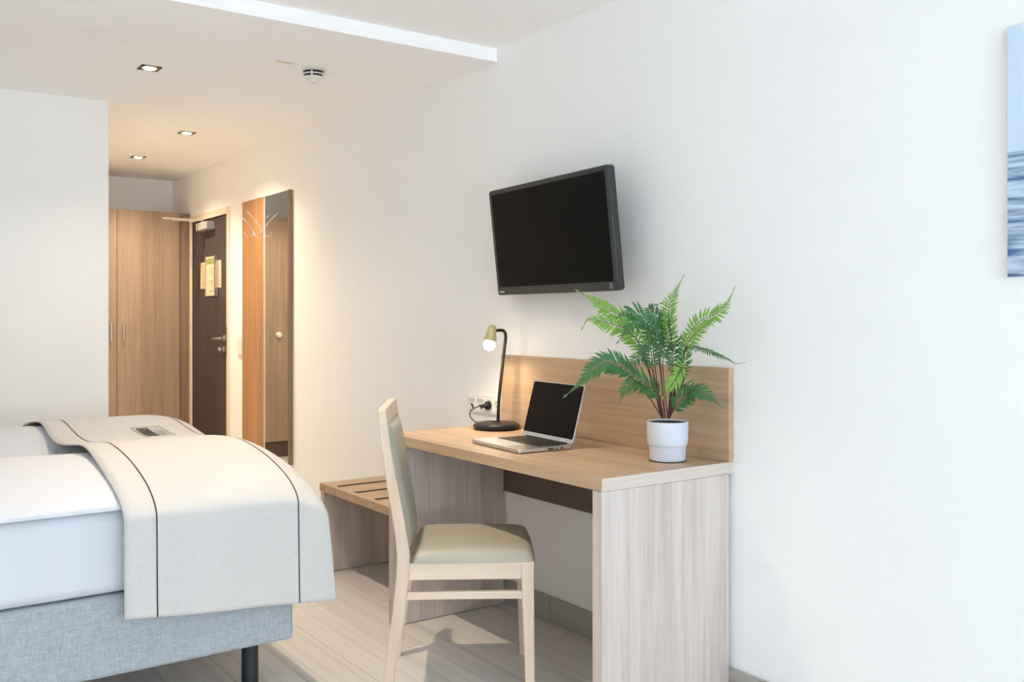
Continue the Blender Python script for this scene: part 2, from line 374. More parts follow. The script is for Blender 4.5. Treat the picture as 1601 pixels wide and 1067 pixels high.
tag(obj('rib', b, M_WHITEPL, sd), kind='stuff')
lb = thing('ceiling_label', 'small beige marked plate on the ceiling beside the smoke detector', 'label', (1.63, 4.06, ZC))
obj('plate', box(B(), 1.585, 1.675, 4.03, 4.085, ZC-.002, ZC), M_CEIL, lb)
b = B(); box(b, 1.592, 1.603, 4.04, 4.075, ZC-.003, ZC-.001); box(b, 1.612, 1.668, 4.045, 4.07, ZC-.003, ZC-.001); obj('printed_mark', b, M_FRAME, lb)

# ------------------------------------------------------------------ wardrobe at the corridor end
WY, WZ = 7.689, 2.035
wd = thing('wardrobe', 'tall wooden built in wardrobe closing the end of the corridor', 'wardrobe', (1.73, 7.95, 0))
obj('carcass', box(B(), XC+.012, XR-.001, WY+.022, YE-.002, .14, WZ), M_WARD, wd)
obj('plinth', box(B(), XC+.012, XR-.014, WY+.06, WY+.08, 0, .14), M_PLINTH, wd)
obj('filler_panel', box(B(), 2.203, XR-.001, WY+.012, WY+.021, .14, WZ-.002), M_WARD_DK, wd)
for x0, x1, hx in ((1.258, 1.7275, 1.682), (1.7305, 2.201, 1.775)):
    dr = obj('door', box(B(), x0, x1, WY, WY+.02, .142, WZ), M_WARD, wd, bevel=.0015)
    hb = B(); tube(hb, [(hx, WY-.022, 1.018), (hx, WY-.022, 1.157)], .006, 12)
    for z in (1.035, 1.14): tube(hb, [(hx, WY-.022, z), (hx, WY+.002, z)], .004, 10)
    obj('handle', hb, M_STEEL, dr, smooth=40)
obj('side_filler_panel', box(B(), XC+.013, 1.255, WY+.012, WY+.021, .142, WZ-.002), M_WARD_DK, wd)
kn = obj('door_bumper', lathe(B(), [(.026, 0), (.026, -.012), (.022, -.020), (.010, -.023)], (1.50, WY, 1.048), 28, 'y'), M_WHITEPL, wd, smooth=50)
tag(kn, 'white round bumper knob')

# ------------------------------------------------------------------ coat panel with mirror
MX = XR-.024
cp = thing('mirror_coat_panel', 'tall wall panel, half wood with coat hooks and half mirror', 'mirror', (XR, 5.99, .30))
obj('wood_panel', box(B(), MX, XR, 6.00, 6.42, .28, 1.998), M_RACK, cp, bevel=.001)
obj('mirror_glass', box(B(), MX-.001, XR-.004, 5.592, 5.984, .28, 1.995), M_MIRROR, cp)
obj('light_strip', box(B(), MX-.003, XR-.002, 5.984, 6.00, .28, 1.998), M_GREYPL, cp)
obj('dark_joint', box(B(), MX-.0015, XR-.002, 5.586, 5.592, .28, 1.995), M_BLACK, cp)
obj('edge_strip', box(B(), MX-.002, XR, 5.572, 5.586, .28, 1.998), M_WARD_DK, cp)
for yy in (6.035, 6.19):
    hk = thing('coat_hook', 'chrome double coat hook on the wood panel, ' + ('nearer the mirror strip' if yy < 6.1 else 'nearer the entrance door'), 'coat hook', (MX, yy, 1.77), group='chrome coat hooks on the wall panel')
    obj('mounting_plate', box(B(), MX-.004, MX, yy-.008, yy+.008, 1.745, 1.80), M_CHROME, hk)
    b = B(); tube(b, spline([(MX-.006, yy, 1.775), (MX-.012, yy, 1.795), (MX-.095, yy-.004, 1.888), (MX-.10, yy-.004, 1.894)], 6), .003, 10); obj('upper_arm', b, M_CHROME, hk, smooth=50)
    b = B(); tube(b, spline([(MX-.006, yy, 1.775), (MX-.008, yy, 1.755), (MX-.026, yy, 1.738), (MX-.05, yy, 1.742), (MX-.062, yy, 1.762), (MX-.064, yy, 1.772)], 6), .003, 10); obj('lower_hook', b, M_CHROME, hk, smooth=50)

# ------------------------------------------------------------------ desk and luggage bench
DT = .75
dk = thing('desk', 'light oak laminate desk with raised back board against the right wall', 'desk', (2.02, 2.66, 0))
obj('desktop', box(B(), 1.745, XR-.0015, 2.018, 3.302, DT-.037, DT), M_OAK_Y, dk, bevel=.0012)
obj('edge_band', box(B(), 1.7455, XR-.0015, 2.0165, 2.0182, DT-.0365, DT-.0005), M_EDGE, dk)
obj('side_panel', box(B(), 1.747, XR-.0145, 2.02, 2.06, .003, DT-.038), M_OAK_Z, dk, bevel=.001)
obj('side_panel', box(B(), 1.747, XR-.0145, 3.25, 3.29, .003, DT-.038), M_OAK_Z, dk, bevel=.001)
obj('back_panel', box(B(), XR-.022, XR-.0015, 2.0605, 3.2495, .475, DT-.038), M_UNDER, dk)
obj('back_board', box(B(), XR-.024, XR-.0015, 2.012, 3.265, DT+.0005, 1.046), M_OAK_Y, dk, bevel=.0012)
bn = thing('luggage_bench', 'low oak luggage bench with dark strips beyond the desk', 'bench', (2.06, 3.78, 0))
obj('bench_top', box(B(), 1.84, XR-.0015, 3.395, 4.158, .384, .42), M_OAK_X, bn, bevel=.0012)
obj('side_panel', box(B(), 1.845, XR-.0145, 4.12, 4.156, .003, .383), M_OAK_Z, bn, bevel=.001)
obj('side_panel', box(B(), 1.845, XR-.0145, 3.40, 3.436, .003, .383), M_OAK_Z, bn, bevel=.001)
for yy in (4.018, 3.83, 3.638): obj('strip', box(B(), 1.868, 2.24, yy-.009, yy+.009, .4195, .424), M_SLAT, bn, bevel=.001)

# ------------------------------------------------------------------ wall sockets
so = thing('socket_outlet', 'white four gang socket plate on the wall beside the back board', 'socket', (XR, 3.405, .784))
obj('frame', box(B(), XR-.010, XR, 3.268, 3.543, .783, .863), M_WHITEPL, so, bevel=.003)
for k, yy in enumerate((3.507, 3.439, 3.371, 3.303)):
    ins = obj('insert', box(B(), XR-.013, XR-.009, yy-.031, yy+.031, .793, .853), M_WHITEPL, so, bevel=.002)
    if k < 2:
        obj('label_window', box(B(), XR-.0140, XR-.0125, yy-.022, yy+.022, .832, .847), M_GREYPL, ins)
        obj('data_port', hexa(B(), [(XR-.0140, yy-.018, .803), (XR-.0125, yy-.018, .803), (XR-.0125, yy-.006, .803), (XR-.0140, yy-.006, .803), (XR-.0140, yy-.004, .822), (XR-.0125, yy-.004, .822), (XR-.0125, yy+.012, .822), (XR-.0140, yy+.012, .822)]), M_BLACK, ins)
    else:
        rg = B(); lathe(rg, [(.0245, -.0125), (.0245, -.0150), (.0215, -.0150), (.0205, -.0128)], (XR, yy, .823), 28, 'x'); obj('socket_rim', rg, M_GREYPL, ins, smooth=40)
        pp = B()
        for dy in (-.0095, .0095): lathe(pp, [(.0028, -.0126), (.0028, -.0136)], (XR, yy+dy, .823), 10, 'x')
        tag(obj('pin_holes', pp, M_BLACK, ins), kind='stuff')

# ------------------------------------------------------------------ desk lamp
lp = thing('desk_lamp', 'black desk lamp with small brass head and glowing bulb', 'lamp', (2.17, 3.16, DT+.0005), -YAW)
obj('base', lathe(B(), [(.080, 0), (.092, .004), (.0955, .012), (.092, .021), (.080, .026), (.02, .0275)], (0, 0, 0), 48), M_LAMPBLK, lp, local=True, smooth=50)
pole = spline([(.006, 0, .024), (.010, 0, .12), (.022, 0, .24), (.034, 0, .345), (.037, 0, .372), (.034, -.004, .392), (.022, -.014, .401), (-.008, -.032, .400)], 6)
obj('pole', tube(B(), pole, .0065, 12), M_LAMPBLK, lp, local=True, smooth=50)
obj('switch_button', lathe(B(), [(.008, .027), (.008, .031), (.006, .033)], (-.012, -.004, 0), 16), M_BLACK, lp, local=True, smooth=40)
hd = B(); lathe(hd, [(.004, .062), (.012, .060), (.0165, .052), (.0185, .035), (.0265, 0), (.0245, .001), (.0165, .034), (.012, .05)], (0, 0, 0), 30)
bmesh.ops.rotate(hd, verts=hd.verts, matrix=Matrix.Rotation(math.radians(10), 3, 'Y')); bmesh.ops.translate(hd, verts=hd.verts, vec=(-.025, -.038, .361))
obj('lamp_head', hd, M_LAMPSHADE, lp, local=True, smooth=50)
bl = B(); bmesh.ops.create_uvsphere(bl, u_segments=20, v_segments=12, radius=.024); bmesh.ops.translate(bl, verts=bl.verts, vec=(-.029, -.038, .343))
obj('bulb', bl, M_BULB, lp, local=True, smooth=180)
ld = bpy.data.lights.new('bulb_light', 'SPOT'); ld.spot_size = math.radians(165); ld.spot_blend = .7; ld.energy = LAMP_POWER; ld.color = (1.0, .80, .55); ld.shadow_soft_size = .024
lo = bpy.data.objects.new('bulb_light', ld); COL.objects.link(lo); lo.parent = lp; lo.location = (-.030, -.040, .312)
inv = Matrix.Rotation(YAW, 3, 'Z')
def lw(p): return inv @ (Vector(p)-Vector((2.17, 3.16, DT+.0005)))
cord = spline([(XR-.055, 3.371, .823), (XR-.075, 3.373, .820), (XR-.105, 3.375, .805), (XR-.118, 3.36, .785), (XR-.123, 3.33, .772), (XR-.128, 3.30, .7665), (XR-.130, 3.256, .7665)], 6)
obj('cord', tube(B(), [lw(p) for p in cord], .0024, 8), M_BLACK, lp, local=True, smooth=60)
pg = B(); lathe(pg, [(.018, -.0135), (.018, -.026), (.010, -.032), (.007, -.050), (.004, -.056)], (XR, 3.371, .823), 20, 'x')
for v in pg.verts: v.co = lw(v.co)
obj('plug', pg, M_BLACK, lp, local=True, smooth=50)

# ------------------------------------------------------------------ laptop
lt = thing('laptop', 'open silver laptop with black screen on the desk', 'laptop', (1.842, 2.70, DT+.0005), math.atan2(-.331, -.024))
LW, LD = .326, .222
obj('base', prism(B(), rrect(LW, LD, .012), lambda x, y, h: (x, y+LD/2, h), .002, .0145), M_ALU, lt, local=True, bevel=.0018)
obj('foot_shadow_pad', prism(B(), rrect(LW-.03, LD-.03, .01), lambda x, y, h: (x, y+LD/2, h), 0, .0025), M_BLACK, lt, local=True)  # inset black slab stands in for the shade under the laptop
kb = B(); ky0 = .098
for r_ in range(6):
    n = 14 if r_ < 5 else 8; hh = .0150 if r_ < 5 else .0150
    y0 = ky0+.0185*(5-r_); xw = .272/14
    spans = [(k, k+1) for k in range(14)] if r_ < 5 else [(0, 1), (1, 2), (2, 3), (3, 9), (9, 10), (10, 11), (11, 12), (12, 14)]
    for a, c in spans: box(kb, -.136+a*xw+.0012, -.136+c*xw-.0012, y0, y0+hh, .0145, .0162)
tag(obj('keyboard_keys', kb, M_KEY, lt, local=True), kind='stuff')
obj('trackpad', prism(B(), rrect(.13, .075, .005), lambda x, y, h: (x, y+.048, h), .0144, .0148), M_GREYPL, lt, local=True)
pt = B()
for y0, y1 in ((.118, .142), (.150, .157), (.168, .181)): box(pt, LW/2-.001, LW/2+.0003, y0, y1, .006, .0105)
tag(obj('side_ports', pt, M_BLACK, lt, local=True), kind='stuff')
lean = math.radians(15); LH = .209
def lid(x, y, h): return (x, LD-.004+math.sin(lean)*(y+LH/2)+math.cos(lean)*h, .0165+math.cos(lean)*(y+LH/2)-math.sin(lean)*h)
ld_ = obj('lid', prism(B(), rrect(LW, LH, .010), lid, 0, .0045), M_ALU, lt, local=True, bevel=.001)
obj('screen', prism(B(), rrect(LW-.007, LH-.020, .007), lambda x, y, h: lid(x, y+.006, h), -.0008, .0005), M_SCREEN, ld_, local=True)
obj('hinge_bar', box(B(), -.13, .13, LD-.009, LD+.001, .012, .019), M_BLACK, lt, local=True)

# ------------------------------------------------------------------ television
tv = thing('television', 'black flat television tilted on a wall arm above the desk', 'television', (XR-.13, 2.808, 1.509), math.atan2(-.9966, -.083), rx=.107)
TW, TH = .822, .430
obj('body', prism(B(), rrect(TW, TH, .014), lambda x, z, h: (x, h, z), .000, .030), M_TVBODY, tv, local=True, bevel=.004)
obj('rear_housing', prism(B(), rrect(TW-.2, TH-.12, .03), lambda x, z, h: (x, h, z), .030, .066), M_BLACK, tv, local=True)
obj('screen', prism(B(), rrect(TW-.044, TH-.052, .002), lambda x, z, h: (x, h, z+.007), -.0012, .001), M_TVSCREEN, tv, local=True)
lg = B()
for k in range(6): box(lg, -.392+k*.0065, -.392+k*.0065+.0045, -.0012, .0005, -.2045, -.1985)
obj('maker_mark', lg, M_STEEL, tv, local=True)
ic = B(); pts = [(x*.009/.009, -.0008, z) for x, z in rrect(.011, .017, .004)]
tube(ic, [(x+.374, -.0008, z-.196) for x, z in rrect(.011, .017, .004)]+[(.374+.0055, -.0008, -.196+.0045)], .0011, 6)
obj('outlined_badge', ic, M_STEEL, tv, local=True)
ar = B(); box(ar, -.10, .10, .066, .074, -.10, .10); box(ar, -.022, .022, .07, .118, -.03, .03)
obj('wall_arm', ar, M_BLACK, tv, local=True)
tvm = (Matrix.Translation(tv.location) @ tv.rotation_euler.to_matrix().to_4x4()).inverted()
pl = box(B(), XR-.012, XR-.0005, 2.748, 2.868, 1.40, 1.60); lathe(pl, [(.016, 1.455), (.016, 1.555)], (XR-.022, 2.80, 0), 18)
for v in pl.verts: v.co = tvm @ v.co
obj('wall_plate', pl, M_BLACK, tv, local=True)

# ------------------------------------------------------------------ picture on the right wall
ap = thing('wall_picture', 'blue seascape print on a frameless canvas at the right edge', 'picture', (XR, .70, 1.30))
obj('canvas', box(B(), XR-.022, XR-.0005, .22, 1.148, 1.301, 1.901), M_ART_SIDE, ap, bevel=.001)
M_ART = mat('seascape_print', (.5, .6, .8), .6); n, l, b = nodes(M_ART)
tc = n.new('ShaderNodeTexCoord'); sx = n.new('ShaderNodeSeparateXYZ'); l.new(tc.outputs['Object'], sx.inputs[0])
mp = n.new('ShaderNodeMapping'); mp.inputs['Scale'].default_value = (1, 2.2, 26); l.new(tc.outputs['Object'], mp.inputs[0])
wv = n.new('ShaderNodeTexNoise'); wv.inputs['Scale'].default_value = 2.2; wv.inputs['Detail'].default_value = 5; l.new(mp.outputs[0], wv.inputs['Vector'])
cl = n.new('ShaderNodeTexNoise'); cl.inputs['Scale'].default_value = 5; cl.inputs['Detail'].default_value = 4; l.new(tc.outputs['Object'], cl.inputs['Vector'])
r1 = n.new('ShaderNodeValToRGB'); r1.color_ramp.elements[0].position = .38; r1.color_ramp.elements[0].color = (*srgb(74, 104, 148), 1); r1.color_ramp.elements[1].position = .58; r1.color_ramp.elements[1].color = (*srgb(196, 214, 234), 1)
r2 = n.new('ShaderNodeValToRGB'); r2.color_ramp.elements[0].position = .34; r2.color_ramp.elements[0].color = (*srgb(120, 152, 190), 1); r2.color_ramp.elements[1].position = .46; r2.color_ramp.elements[1].color = (*srgb(204, 222, 242), 1)
l.new(wv.outputs[0], r1.inputs[0]); l.new(cl.outputs[0], r2.inputs[0])
cm = n.new('ShaderNodeMath'); cm.operation = 'GREATER_THAN'; cm.inputs[1].default_value = .30; l.new(sx.outputs[2], cm.inputs[0])
mxn = n.new('ShaderNodeMix'); mxn.data_type = 'RGBA'; l.new(cm.outputs[0], mxn.inputs[0]); l.new(r1.outputs[0], mxn.inputs[6]); l.new(r2.outputs[0], mxn.inputs[7]); l.new(mxn.outputs[2], b.inputs['Base Color'])
obj('print', box(B(), XR-.0232, XR-.0222, .222, 1.146, 1.303, 1.899), M_ART, ap)

# ------------------------------------------------------------------ bed
BX0, BX1, BY0, BY1 = -.93, 1.149, 2.792, 4.60
bd = thing('bed', 'double box spring bed with blue grey fabric base and dark legs', 'bed', ((BX0+BX1)/2, (BY0+BY1)/2, 0))
obj('box_spring', box(B(), BX0, BX1, BY0, BY1, .20, .427), M_BOX, bd, bevel=.012)
b = B(); box(b, BX0, BX1, BY0+.004, BY1-.004, .4275, .665); obj('mattress', b, M_SHEET, bd, bevel=.03)
for lx in (BX0+.11, 1.041):
    for ly in (2.88, BY1-.09): obj('leg', lathe(B(), [(.026, 0), (.026, .2005)], (lx, ly, 0), 28), M_BEDLEG, bd, smooth=40)
def hump(Y, c, w=.460):
    u = min(1, abs(Y-c)/w); return .66+.088*(1-u**1.9)**.6
def drape(Y, c, w):
    u = min(1, abs(Y-c)/w); return .62+.147*(1-u**1.65)**.5
C1, C2 = 3.24, 4.15
def footfall(X, x0=1.00, x1=1.242):
    q = min(1, max(0, (X-x0)/(x1-x0))); return 1-(1-q**2.6)**.62
def duvet(c, label):
    X0, X1 = -.90, 1.185
    b = B(); nx, ny = 60, 36; up = []; dn = []
    for i in range(nx+1):
        X = X0+(X1-X0)*i/nx; ru = []; rd = []
        for j in range(ny+1):
            th = PI*j/ny; u = -math.cos(th); Y = c+.458*u
            z = .672+(hump(Y, c)-.66)*(1-footfall(X, .95, X1))+.004*math.sin(X*9+Y*5)*math.sin(th)*math.sin(PI*i/nx)
            ru.append(b.verts.new((X, Y, z))); rd.append(b.verts.new((X, Y, .6665)))
        up.append(ru); dn.append(rd)
    for i in range(nx):
        for j in range(ny):
            b.faces.new((up[i][j], up[i+1][j], up[i+1][j+1], up[i][j+1])); b.faces.new((dn[i][j], dn[i][j+1], dn[i+1][j+1], dn[i+1][j]))
    for i in range(nx):
        b.faces.new((up[i][0], dn[i][0], dn[i+1][0], up[i+1][0])); b.faces.new((up[i][ny], up[i+1][ny], dn[i+1][ny], dn[i][ny]))
    for j in range(ny):
        b.faces.new((up[0][j], up[0][j+1], dn[0][j+1], dn[0][j])); b.faces.new((up[nx][j], dn[nx][j], dn[nx][j+1], up[nx][j+1]))
    bmesh.ops.recalc_face_normals(b, faces=b.faces)
    tag(obj('duvet', b, M_SHEET, smooth=60), label, 'duvet', 'white duvets on the bed')
duvet(C1, 'white duvet on the near half of the bed, above the visible mattress side')
duvet(C2+.012, 'white duvet on the far half of the bed, beside the far wall')

# the cream runner across the foot of the bed
YN, YFAR, XF, XH = 2.735, 4.650, 1.242, .632
def topz(Y):
    z = drape(Y, 3.30, .565) if Y < 3.30 else (drape(Y, 4.12, .53) if Y > 4.12 else .767)
    if 3.30 < Y < 4.12: z = .767-.032*math.sin(PI*(Y-3.30)/.82)**1.6
    return z+.020
def hem(X): return .372+(.322-.372)*(X-.635)/(1.24-.635)
def runner(s, t):
    """s: distance from the left hem (metres along the cloth), t: -1..1 far hem to near hem"""
    span = XF-XH
    if s <= span: X, hs = XH+s, 0.0
    else: X, hs = XF, (s-span)/.40
    if t < -.75: Y, ht = YFAR, (-.75-t)/.25
    elif t > .62: Y, ht = YN, (t-.62)/.38
    else:
        q = (t+.75)/1.37; q = .5-.5*math.cos(PI*q)*(1-.25*math.sin(PI*q)**2)
        Y, ht = YFAR+(YN-YFAR)*q, 0.0
    Yc = Y
    z0 = topz(Yc)-.085*footfall(X, 1.02, XF)
    h = max(hs, ht); low = hem(X) if t > -.75 or hs > 0 else .50
    z = z0+(low-z0)*h
    X += .018*hs*math.sin(Y*7+1.0)*.6+.006*hs; Y -= (.010+.005*math.sin(X*16+.6))*ht*(1 if t > 0 else -1)
    if s < .02: X += .006*math.sin(Y*8)
    return Vector((X, Y, z))
ns, nt = 64, 150; SMAX = (XF-XH)+.40
sv = [(XF-XH)*(1-(1-i/40)**1.6) for i in range(41)]+[(XF-XH)+.40*k/20 for k in range(1, 21)]
tv_ = [-1+.25*k/10 for k in range(10)]+[-.75+1.37*k/90 for k in range(90)]+[.62+.38*k/24 for k in range(25)]
b = B(); grid = [[b.verts.new(runner(s, t)) for t in tv_] for s in sv]
for i in range(len(sv)-1):
    for j in range(len(tv_)-1): b.faces.new((grid[i][j], grid[i][j+1], grid[i+1][j+1], grid[i+1][j]))
bmesh.ops.remove_doubles(b, verts=b.verts, dist=.0004)
bmesh.ops.recalc_face_normals(b, faces=b.faces)
rn = thing('bed_runner', 'cream woven blanket with black stitched lines draped over the bed foot', 'blanket', (.94, 3.7, .7))
cl_ = obj('cloth', b, M_BLANKET, rn, smooth=70)
so_ = cl_.modifiers.new('thickness', 'SOLIDIFY'); so_.thickness = .004; so_.offset = 0
def ribbon(s0, wd, t0, t1, n=140, lift=.0035):
    b = B(); prev = None
    for k in range(n+1):
        t = t0+(t1-t0)*k/n; p = runner(s0, t); q = runner(s0+wd, t)
        d = runner(s0, min(t+.004, 1))-runner(s0, max(t-.004, -1)); nrm = (q-p).cross(d)
        nrm = nrm.normalized() if nrm.length > 1e-9 else Vector((0, 0, 1))
        if nrm.z < -.2 or (abs(nrm.z) <= .2 and nrm.y > 0 and t > 0): nrm = -nrm
        a, c = b.verts.new(p+nrm*lift), b.verts.new(q+nrm*lift)
        if prev: b.faces.new((prev[0], prev[1], c, a))
        prev = (a, c)
    return b
for s0 in (.086, .506): obj('stitched_line', ribbon(s0, .0036, -.74, .998), M_THREAD, rn)
def zr(X, Y): return topz(Y)-.085*footfall(X, 1.02, XF)+.0032
def patch(bm, x0, x1, y0, y1):
    vs = []; n = 6
    for k in range(n+1):
        y = y0+(y1-y0)*k/n; vs.append((bm.verts.new((x0, y, zr(x0, y))), bm.verts.new((x1, y, zr(x1, y)))))
    for a, c in zip(vs, vs[1:]): bm.faces.new((a[0], a[1], c[1], c[0]))
EX0, EX1, EY0, EY1 = .925, 1.035, 3.655, 3.895
b = B()
for q in ((EX0, EX1, EY0, EY0+.004), (EX0, EX1, EY1-.004, EY1), (EX0, EX0+.0028, EY0, EY1), (EX1-.0028, EX1, EY0, EY1)): patch(b, *q)
obj('emblem_outline', b, M_THREAD, rn)
b = B(); patch(b, EX0+.012, EX0+.058, EY0+.02, EY1-.02); obj('emblem_picture', b, M_PRINT, rn)
b = B()
for k in range(7): patch(b, EX0+.015+.006*k, EX0+.0175+.006*k, EY0+.025+.02*((k*3) % 4), EY1-.03-.02*((k*5) % 3))
for v in b.verts: v.co.z += .0008
tag(obj('emblem_picture_detail', b, M_THREAD, rn), kind='stuff')
b = B()
for k in range(5): patch(b, EX0+.066+.007*k, EX0+.0695+.007*k, EY0+.03, EY1-.03-.03*(k % 3))
tag(obj('emblem_text', b, M_PRINT2, rn), kind='stuff')

# ------------------------------------------------------------------ chair (its own frame: x to the front, y across, z up)
fx, fy = math.sin(YAW), math.cos(YAW)
CD, CW = 2.96, .425
ch = thing('chair', 'beech wood chair with grey green upholstered seat and back at the desk', 'chair', (CD*fx, CD*fy, 0), -YAW+math.radians(2.4))
def U(px): return (px-800.5)*CD/FPX
def post(y0, y1):
    prof = [(-.413, -.379, 0), (-.405, -.370, .06), (-.392, -.358, .15), (-.374, -.334, .29), (-.362, -.321, .40), (-.361, -.320, .46), (-.366, -.328, .52), (-.391, -.356, .67), (-.4095, -.381, .80), (-.420, -.3955, .915)]
    b = B(); rings = []
    for a, c, z in prof: rings.append([b.verts.new(p) for p in ((a, y0, z), (c, y0, z), (c, y1, z), (a, y1, z))])
    for r0, r1 in zip(rings, rings[1:]):
        for k in range(4): b.faces.new((r0[k], r0[(k+1) % 4], r1[(k+1) % 4], r1[k]))
    b.faces.new(rings[0][::-1]); b.faces.new(rings[-1]); return b
for y0 in (0, CW-.024): obj('back_leg', post(y0, y0+.024), M_BEECH, ch, local=True, bevel=.003)
for y0 in (0, CW-.028):
    b = B(); hexa(b, [(.044, y0, 0), (.072, y0, 0), (.072, y0+.026, 0), (.044, y0+.026, 0), (.029, y0, .434), (.069, y0, .434), (.069, y0+.028, .434), (.029, y0+.028, .434)])
    lg_ = obj('front_leg', b, M_BEECH, ch, local=True, bevel=.002)
    obj('foot_glide', lathe(B(), [(.010, -.0), (.010, .004)], (.058, y0+.013, 0), 14), M_BLACK, lg_, local=True)
for y0 in (.004, CW-.024): obj('side_rail', box(B(), -.330, .030, y0, y0+.02, .381, .434), M_BEECH_X, ch, local=True, bevel=.002)
for y0 in (.004, CW-.024): obj('stretcher', box(B(), -.348, .036, y0, y0+.018, .319, .344), M_BEECH_X, ch, local=True, bevel=.002)
obj('front_rail', box(B(), .036, .056, .027, CW-.027, .381, .432), M_BEECH, ch, local=True, bevel=.002)
obj('rear_rail', box(B(), -.352, -.332, .0245, CW-.0245, .381, .432), M_BEECH, ch, local=True, bevel=.002)
# padded seat
b = B(); n = 28; up = []
def seat_pt(i, j):
    u, v = -1+2*i/n, -1+2*j/n
    su = math.copysign(abs(u)**.8, u) if u else 0; sv_ = v
    x = -.122+.196*u+(.004*(1-v*v) if u > 0 else 0); y = CW/2+(.212-.012*max(0, u)**2)*v
    rim = min(1, (1-abs(u)**7)*(1-abs(v)**7)*1.0); z = .4355+.040*max(0, rim)**.35+.004*(1-u*u)*(1-v*v)
    return Vector((x, y, z))
up = [[b.verts.new(seat_pt(i, j)) for j in range(n+1)] for i in range(n+1)]
dn = [[b.verts.new((up[i][j].co.x, up[i][j].co.y, .4345)) for j in range(n+1)] for i in range(n+1)]
for i in range(n):
    for j in range(n):
        b.faces.new((up[i][j], up[i+1][j], up[i+1][j+1], up[i][j+1])); b.faces.new((dn[i][j], dn[i][j+1], dn[i+1][j+1], dn[i+1][j]))
for i in range(n):
    b.faces.new((up[i][0], dn[i][0], dn[i+1][0], up[i+1][0])); b.faces.new((up[i][n], up[i+1][n], dn[i+1][n], dn[i][n]))
    b.faces.new((up[0][i], up[0][i+1], dn[0][i+1], dn[0][i])); b.faces.new((up[n][i], dn[n][i], dn[n][i+1], up[n][i+1]))
bmesh.ops.recalc_face_normals(b, faces=b.faces)
tag(obj('seat', b, M_VINYL, ch, local=True, smooth=60), 'grey green padded seat')
# padded back between the posts, leaning with them
def back_pt(h, y, d):
    z = .456+h; zz = [(.46, -.340), (.52, -.347), (.67, -.3735), (.80, -.395), (.915, -.408)]
    for (z0, x0), (z1, x1) in zip(zz, zz[1:]):
        if z <= z1 or z1 == .915: x = x0+(x1-x0)*(z-z0)/(z1-z0); break
    return (x+d, y, z)
b = B(); nh, ny = 20, 14; fr_ = []; bk = []
for i in range(nh+1):
    h = .418*i/nh; r0 = []; r1 = []
    for j in range(ny+1):
        y = .026+(CW-.052)*j/ny; u = -1+2*i/nh; v = -1+2*j/ny
        puff = (max(0, (1-abs(u)**6)*(1-abs(v)**6)))**.45
        r0.append(b.verts.new(back_pt(h, y, .006+.026*puff))); r1.append(b.verts.new(back_pt(h, y, -.010)))
    fr_.append(r0); bk.append(r1)
for i in range(nh):
    for j in range(ny):
        b.faces.new((fr_[i][j], fr_[i][j+1], fr_[i+1][j+1], fr_[i+1][j])); b.faces.new((bk[i][j], bk[i+1][j], bk[i+1][j+1], bk[i][j+1]))
for i in range(nh):
    b.faces.new((fr_[i][0], fr_[i+1][0], bk[i+1][0], bk[i][0])); b.faces.new((fr_[i][ny], bk[i][ny], bk[i+1][ny], fr_[i+1][ny]))
for j in range(ny):
    b.faces.new((fr_[0][j], bk[0][j], bk[0][j+1], fr_[0][j+1])); b.faces.new((fr_[nh][j], fr_[nh][j+1], bk[nh][j+1], bk[nh][j]))
bmesh.ops.recalc_face_normals(b, faces=b.faces)
tag(obj('backrest', b, M_VINYL, ch, local=True, smooth=60), 'grey green padded backrest')
hexa_b = B(); hexa(hexa_b, [(-.414, .0245, .868), (-.390, .0245, .868), (-.390, CW-.0245, .868), (-.414, CW-.0245, .868), (-.4205, .0245, .918), (-.397, .0245, .918), (-.397, CW-.0245, .918), (-.4205, CW-.0245, .918)])
obj('top_rail', hexa_b, M_BEECH, ch, local=True, bevel=.003)

